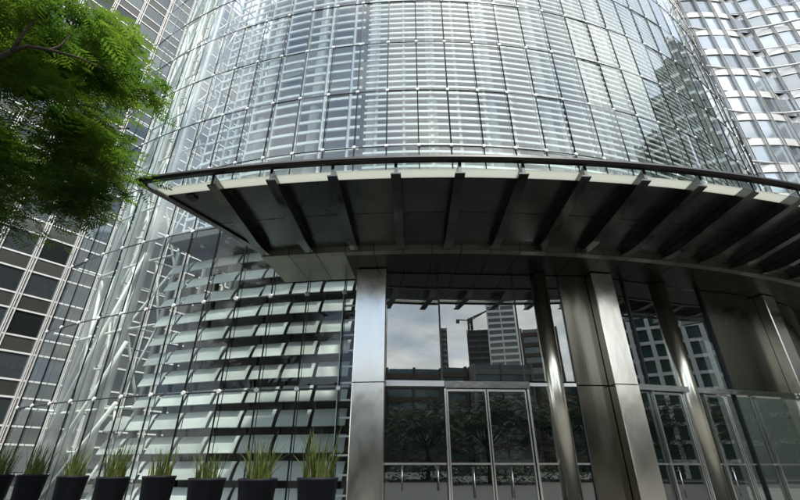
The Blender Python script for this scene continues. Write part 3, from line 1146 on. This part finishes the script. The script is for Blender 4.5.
# ================================================================== TREE
def build_tree(name, label, base, height, crown_c, crown_r, nfr, seed, leafmat_, scale=1.0, group=None, trunk_r=0.2, front_limb=False):
    rnd = random.Random(seed)
    th = thing(name, label, 'tree', base, 0, group)
    g = G()
    cc = Vector(crown_c) - Vector(base)
    fork = Vector((cc.x * 0.15, cc.y * 0.15, height * 0.38))
    g.path([(0, 0, -0.1), fork * 0.5 + Vector((0.08, -0.05, 0)), fork], [trunk_r * 1.25, trunk_r, trunk_r * 0.8], 10)
    tips = []
    for i in range(11):
        t = 2 * PI * i / 11 + rnd.uniform(-0.2, 0.2)
        rr = rnd.uniform(0.45, 0.85)
        end = cc + Vector((crown_r[0] * rr * cos(t), crown_r[1] * rr * sin(t), crown_r[2] * rnd.uniform(-0.25, 0.55)))
        mid = fork.lerp(end, 0.5) + Vector((rnd.uniform(-.3, .3), rnd.uniform(-.3, .3), rnd.uniform(0.1, 0.6))) * scale
        q1 = fork.lerp(mid, 0.5) + Vector((rnd.uniform(-.15, .15), rnd.uniform(-.15, .15), 0)) * scale
        g.path([fork - Vector((0, 0, 0.1)), q1, mid, mid.lerp(end, 0.5) + Vector((0, 0, 0.15 * scale)), end],
               [trunk_r * 0.5, trunk_r * 0.38, trunk_r * 0.26, trunk_r * 0.16, trunk_r * 0.06], 7)
        for k in range(5):
            s = mid.lerp(end, rnd.uniform(0.0, 0.8))
            e2 = s + Vector((rnd.uniform(-1, 1), rnd.uniform(-1, 1), rnd.uniform(-0.25, 0.7))) * crown_r[0] * 0.42
            g.path([s, s.lerp(e2, 0.5) + Vector((0, 0, 0.12 * scale)), e2], [trunk_r * 0.15, trunk_r * 0.09, trunk_r * 0.03], 5)
            tips.append(e2)
    if front_limb:
        def lp(px, py, hd):
            d = ray(px, py)
            k = hd / math.hypot(d.x, d.y)
            return Vector((d.x * k, d.y * k, EYE + d.z * k)) - Vector(base)
        j = lp(12, 51, 6.5)
        g.path([fork, fork.lerp(j, 0.55) + Vector((0, 0, 0.3)), j], [0.07, 0.05, 0.034], 7)
        g.path([j, lp(28, 46, 6.4), lp(50, 50, 6.3), lp(60, 46, 6.3), lp(72, 33, 6.2)], [0.034, 0.028, 0.022, 0.016, 0.006], 6)
        g.path([lp(50, 50, 6.3), lp(80, 58, 6.3), lp(105, 70, 6.3)], [0.02, 0.014, 0.006], 6)
        g.path([j, lp(24, 32, 6.4), lp(36, 18, 6.4), lp(52, 12, 6.4)], [0.028, 0.022, 0.015, 0.005], 6)
    g.obj('trunk', 'bark', th)
    # crown: feathery compound leaves in layered clumps
    c = G()
    clumps = []
    for i in range(95):
        while True:
            v = Vector((rnd.uniform(-1, 1), rnd.uniform(-1, 1), rnd.uniform(-1, 1)))
            if 0.25 < v.length < 1:
                break
        v = v.normalized() * (v.length ** 0.55)
        p = cc + Vector((v.x * crown_r[0], v.y * crown_r[1], v.z * crown_r[2]))
        clumps.append((p, rnd.uniform(0.45, 0.85) * scale))
    for tpt in tips:
        clumps.append((tpt, 0.6 * scale))
    for i in range(nfr):
        p, cr = clumps[rnd.randrange(len(clumps))]
        p = p + Vector((rnd.gauss(0, 0.5) * cr, rnd.gauss(0, 0.5) * cr, rnd.gauss(0, 0.2) * cr))
        az = rnd.uniform(0, 2 * PI)
        ln = rnd.uniform(0.22, 0.40) * scale
        d = Vector((cos(az), sin(az), rnd.uniform(-0.45, 0.2))).normalized()
        side = Vector((-d.y, d.x, rnd.uniform(-0.3, 0.3))).normalized()
        up = side.cross(d)
        np_ = 7
        for q in range(np_):
            u = (q + 0.6) / np_
            o = p + d * (ln * u) - Vector((0, 0, 0.30 * ln * u * u))
            pl = ln * 0.42 * sin(PI * (0.18 + 0.75 * u)) ** 0.7
            ww = ln * 0.050
            for s in (-1, 1):
                tip = o + side * (s * pl) + d * (pl * 0.45) - Vector((0, 0, pl * rnd.uniform(0.05, 0.35)))
                k = len(c.v)
                m = o.lerp(tip, 0.5)
                c.v += [tuple(o), tuple(m - d * ww + up * 0.0), tuple(tip), tuple(m + d * ww)]
                c.face((k, k + 1, k + 2, k + 3))
    c.obj('crown', leafmat_, th)
    return th


build_tree('shade_tree', 'green feathery-leaved shade tree overhanging the planters and the canopy tip', (-9.6, 4.3, 0), 8.5,
           (-9.0, 4.5, 7.9), (4.2, 4.1, 3.9), 22000, 4, 'leaf', 1.0, None, 0.17, True)

# ================================================================== CITY BEHIND THE CAMERA (mirrored in the glass)
def far_block(name, label, cat, x, y, wx, wy, h, rz, sh, bw, wall, glass, group=None, setbacks=(), band=0.38):
    """block with floor bands and upright piers in front of recessed glazing"""
    th = thing(name, label, cat, (x, y, 0), rz, group)
    vols = [(0, h, wx, wy)] if not setbacks else [(z0, z1, wx * k, wy * k) for z0, z1, k in setbacks]
    for z0, z1, ax, ay in vols:
        G().box(-ax / 2 + 0.5, ax / 2 - 0.5, -ay / 2 + 0.5, ay / 2 - 0.5, z0 + 0.02, z1 - 0.02).obj('glazing', glass, th)
        z = z0 + sh
        while z < z1 + 0.1:
            G().box(-ax / 2, ax / 2, -ay / 2, ay / 2, z - sh * band, z).obj('floor_band', wall, th)
            z += sh
        n = max(2, int(ax / bw))
        for i in range(n + 1):
            xx = -ax / 2 + ax * i / n
            G().box(xx - 0.35, xx + 0.35, -ay / 2 - 0.12, ay / 2 + 0.12, z0 + 0.03, z1 + 0.3).obj('pier', wall, th)
    return th


def mirror_bay(px, py, bay, dist):
    """where a thing mirrored in a flat entrance bay stands, dist metres out from the glass"""
    d = ray(px, py)
    n = Vector((sin(bay.am), -cos(bay.am), 0))
    p0 = bay.o + Vector((CX, CY, 0))
    c0 = Vector((0, 0, EYE))
    t = (p0 - c0).dot(n) / d.dot(n)
    q = c0 + d * t
    r = d - n * (2 * d.dot(n))
    k = dist / math.hypot(r.x, r.y)
    return q + r * k


def mirror_cyl(px, py, RR, dist):
    d = ray(px, py)
    a, z = hit_cyl(px, py, RR)
    q = P(RR, a, z) + Vector((CX, CY, 0))
    n = Vector((sin(a), -cos(a), 0))
    r = d - n * (2 * d.dot(n))
    k = dist / math.hypot(r.x, r.y)
    return q + r * k


def far_tower(name, label, px0, px1, pytop, dist, wall, glass, sh=4.0, bw=5.0, depth=None):
    """tower whose mirror image fills px0..px1 and tops out at pytop in the first entrance bay"""
    a = mirror_bay(px0, 370, b1, dist)
    b = mirror_bay(px1, 370, b1, dist)
    top = mirror_bay((px0 + px1) / 2, pytop, b1, dist).z
    m = (a + b) / 2
    wd = math.hypot(b.x - a.x, b.y - a.y)
    dp = depth or wd
    rz = math.atan2(b.y - a.y, b.x - a.x)
    nrm = Vector((sin(rz), -cos(rz), 0))
    c = m + nrm * dp / 2
    return far_block(name, label, 'building', c.x, c.y, wd, dp, top, rz, sh, bw, wall, glass), c, top


far_tower('slender_tower', 'slender dark tower mirrored in the middle pane above the doors', 440, 449, 330, 300, 'brown_far', 'glass_far')
_, cc_, ctop = far_tower('unfinished_tower', 'raw concrete tower shell under a crane, mirrored above the doors', 470, 495, 332, 300, 'concrete_raw', 'seat_dark', 4.2, 6)
far_tower('banded_tower', 'tall banded glass tower mirrored beside the concrete shell above the doors', 492, 521, 262, 260, 'band_white', 'glass_far', 4.0, 40)
far_tower('brown_block', 'low brown block mirrored at the right end of the glass above the doors', 524, 562, 330, 150, 'brown_far', 'glass_far', 3.8, 8)

# tower crane on the unfinished tower
cr = thing('tower_crane', 'tower crane standing on the unfinished concrete tower, mirrored above the doors', 'crane', (cc_.x - 8.0, cc_.y + 6.0, ctop))
u_ = Vector((0.96, 0.28, 0))
H_ = 7.5
g = G()
for sx, sy in ((-1.3, -1.3), (1.3, -1.3), (1.3, 1.3), (-1.3, 1.3)):
    g.tube((sx, sy, 0), (sx, sy, H_), 0.4, n=5)
for i in range(7):
    z = i * H_ / 7
    g.tube((-1.3, -1.3, z), (1.3, -1.3, z + H_ / 7), 0.25, n=4)
    g.tube((1.3, 1.3, z), (-1.3, 1.3, z + H_ / 7), 0.25, n=4)
g.obj('mast', 'crane_yellow', cr)
jib = G()
tip = u_ * 14 + Vector((0, 0, H_ + 7.5))
for off in (Vector((0, 0, 0)), Vector((0, 0, 1.6))):
    jib.tube(Vector((0, 0, H_)) + off, tip, 0.5, n=5)
for i in range(10):
    jib.tube(Vector((0, 0, H_)).lerp(tip, i / 10), Vector((0, 0, H_ + 1.6)).lerp(tip, (i + .5) / 10), 0.12, n=4)
jib.obj('jib', 'crane_yellow', cr)
G().tube((0, 0, H_), -u_ * 9 + Vector((0, 0, H_ + 1)), 0.5, n=5).box(-9.6, -7.4, -3.2, -1.6, H_ - 1.5, H_ + 1.2).obj('counter_jib', 'crane_yellow', cr)
G().box(-1.6, 1.6, -1.6, 1.6, H_ - 1.2, H_ + 1.4).obj('cab', 'crane_yellow', cr)

# low skyline along the far side of the plaza
rnd = random.Random(21)
x = -120.0
sky_lab = ['low brown block with flat roof', 'low grey block with flat roof']
i = 0
while x < 150:
    wd = rnd.uniform(16, 30)
    h = rnd.uniform(21, 28.5)
    far_block('low_block', 'low flat-roofed city block mirrored along the skyline in the entrance glass', 'building', x + wd / 2, -112 + rnd.uniform(-6, 6), wd - 1, 22, h, rnd.uniform(-0.06, 0.06), 3.8, 7.0,
              rnd.choice(('brown_far', 'concrete_far')), 'glass_far', 'low blocks across the plaza')
    x += wd
    i += 1
# stepped hotel east of the plaza, mirrored in the drum and in the second bay
ht = thing('stepped_hotel', 'stepped glass hotel with dark balcony bands, mirrored in the right side of the drum', 'building', (108, 4, 0))
for y0, y1, h in ((-62, -44.4, 56), (-44, -26.4, 70), (-26, -9, 80), (-8.6, 9, 90), (9.4, 27, 99), (27.4, 40, 106)):
    v = G().box(-8, 10, y0, y1, 0.02, h).obj('glazing', 'glass_far', ht)
    z = 6.0
    while z < h:
        G().box(-9.6, 10.3, y0 + 0.15, y1 - 0.15, z - 0.9, z).obj('balcony_band', 'concrete_raw' if int(z / 4.5) % 3 == 0 else 'band_white', ht)
        z += 4.5
    for k in range(4):
        yy = y0 + 0.5 + (y1 - y0 - 1.0) * k / 3
        G().box(-9.0, -7.9, yy - 0.25, yy + 0.25, 0.02, h + 0.5).obj('pier', 'concrete_far', ht)
far_block('office_block', 'teal glass office block with pale frames, mirrored in the glazing beside the second column', 'building', 80, -34, 30, 18, 42, rad(60), 2.8, 2.6, 'band_white', 'teal_glass', None, (), 0.2)

# dark trees added across the plaza to darken the door reflections
first = build_tree('darkening_tree', 'dark tree added behind the camera to darken the reflection in the lower entrance doors', (0, 0, 0), 8.5, (0, 0, 5.2), (4.8, 4.8, 3.7), 1900, 9, 'leaf_far', 2.6, 'trees added to darken the door reflections', 0.22)
spots = [(-38, -36), (-28, -32), (-19, -35), (-10, -31), (-2, -34), (7, -31), (15, -34), (23, -31), (31, -32), (39, -28), (46, -22), (52, -14), (57, -5), (60, 4)]
for i, (x, y) in enumerate(spots):
    if i == 0:
        t = first
    else:
        t = first.copy(); COL.objects.link(t)
        for ch in list(first.children):
            c = ch.copy(); COL.objects.link(c); c.parent = t
    t.location = (x, y, 0)
    t.rotation_euler = (0, 0, rnd.uniform(0, 6.28))
    k = rnd.uniform(0.9, 1.2)
    t.scale = (k, k, k)
hrnd = random.Random(3)
hg = G()  # leafy row added to cover the bright ground in the door reflections
for i in range(9000):
    x = hrnd.uniform(-45, 62)
    y = -24.5 + hrnd.uniform(-0.8, 0.8)
    z = hrnd.uniform(0.05, 1.5 + 0.15 * sin(x * 1.7) + 0.1 * sin(x * 4.1))
    t = hrnd.uniform(0, PI)
    v = Vector((cos(t), sin(t), hrnd.uniform(-0.6, 0.6))) * 0.17
    u = Vector((-sin(t), cos(t), hrnd.uniform(-0.6, 0.6))) * 0.11
    c = Vector((x, y, z))
    hg.quad(c - v, c - u, c + v, c + u)
o = hg.obj('added_hedge', 'leaf_far')
o['label'] = 'long low dark leafy screen added across the forecourt to hide bright ground mirrored in the doors'
o['category'] = 'added_hedge'
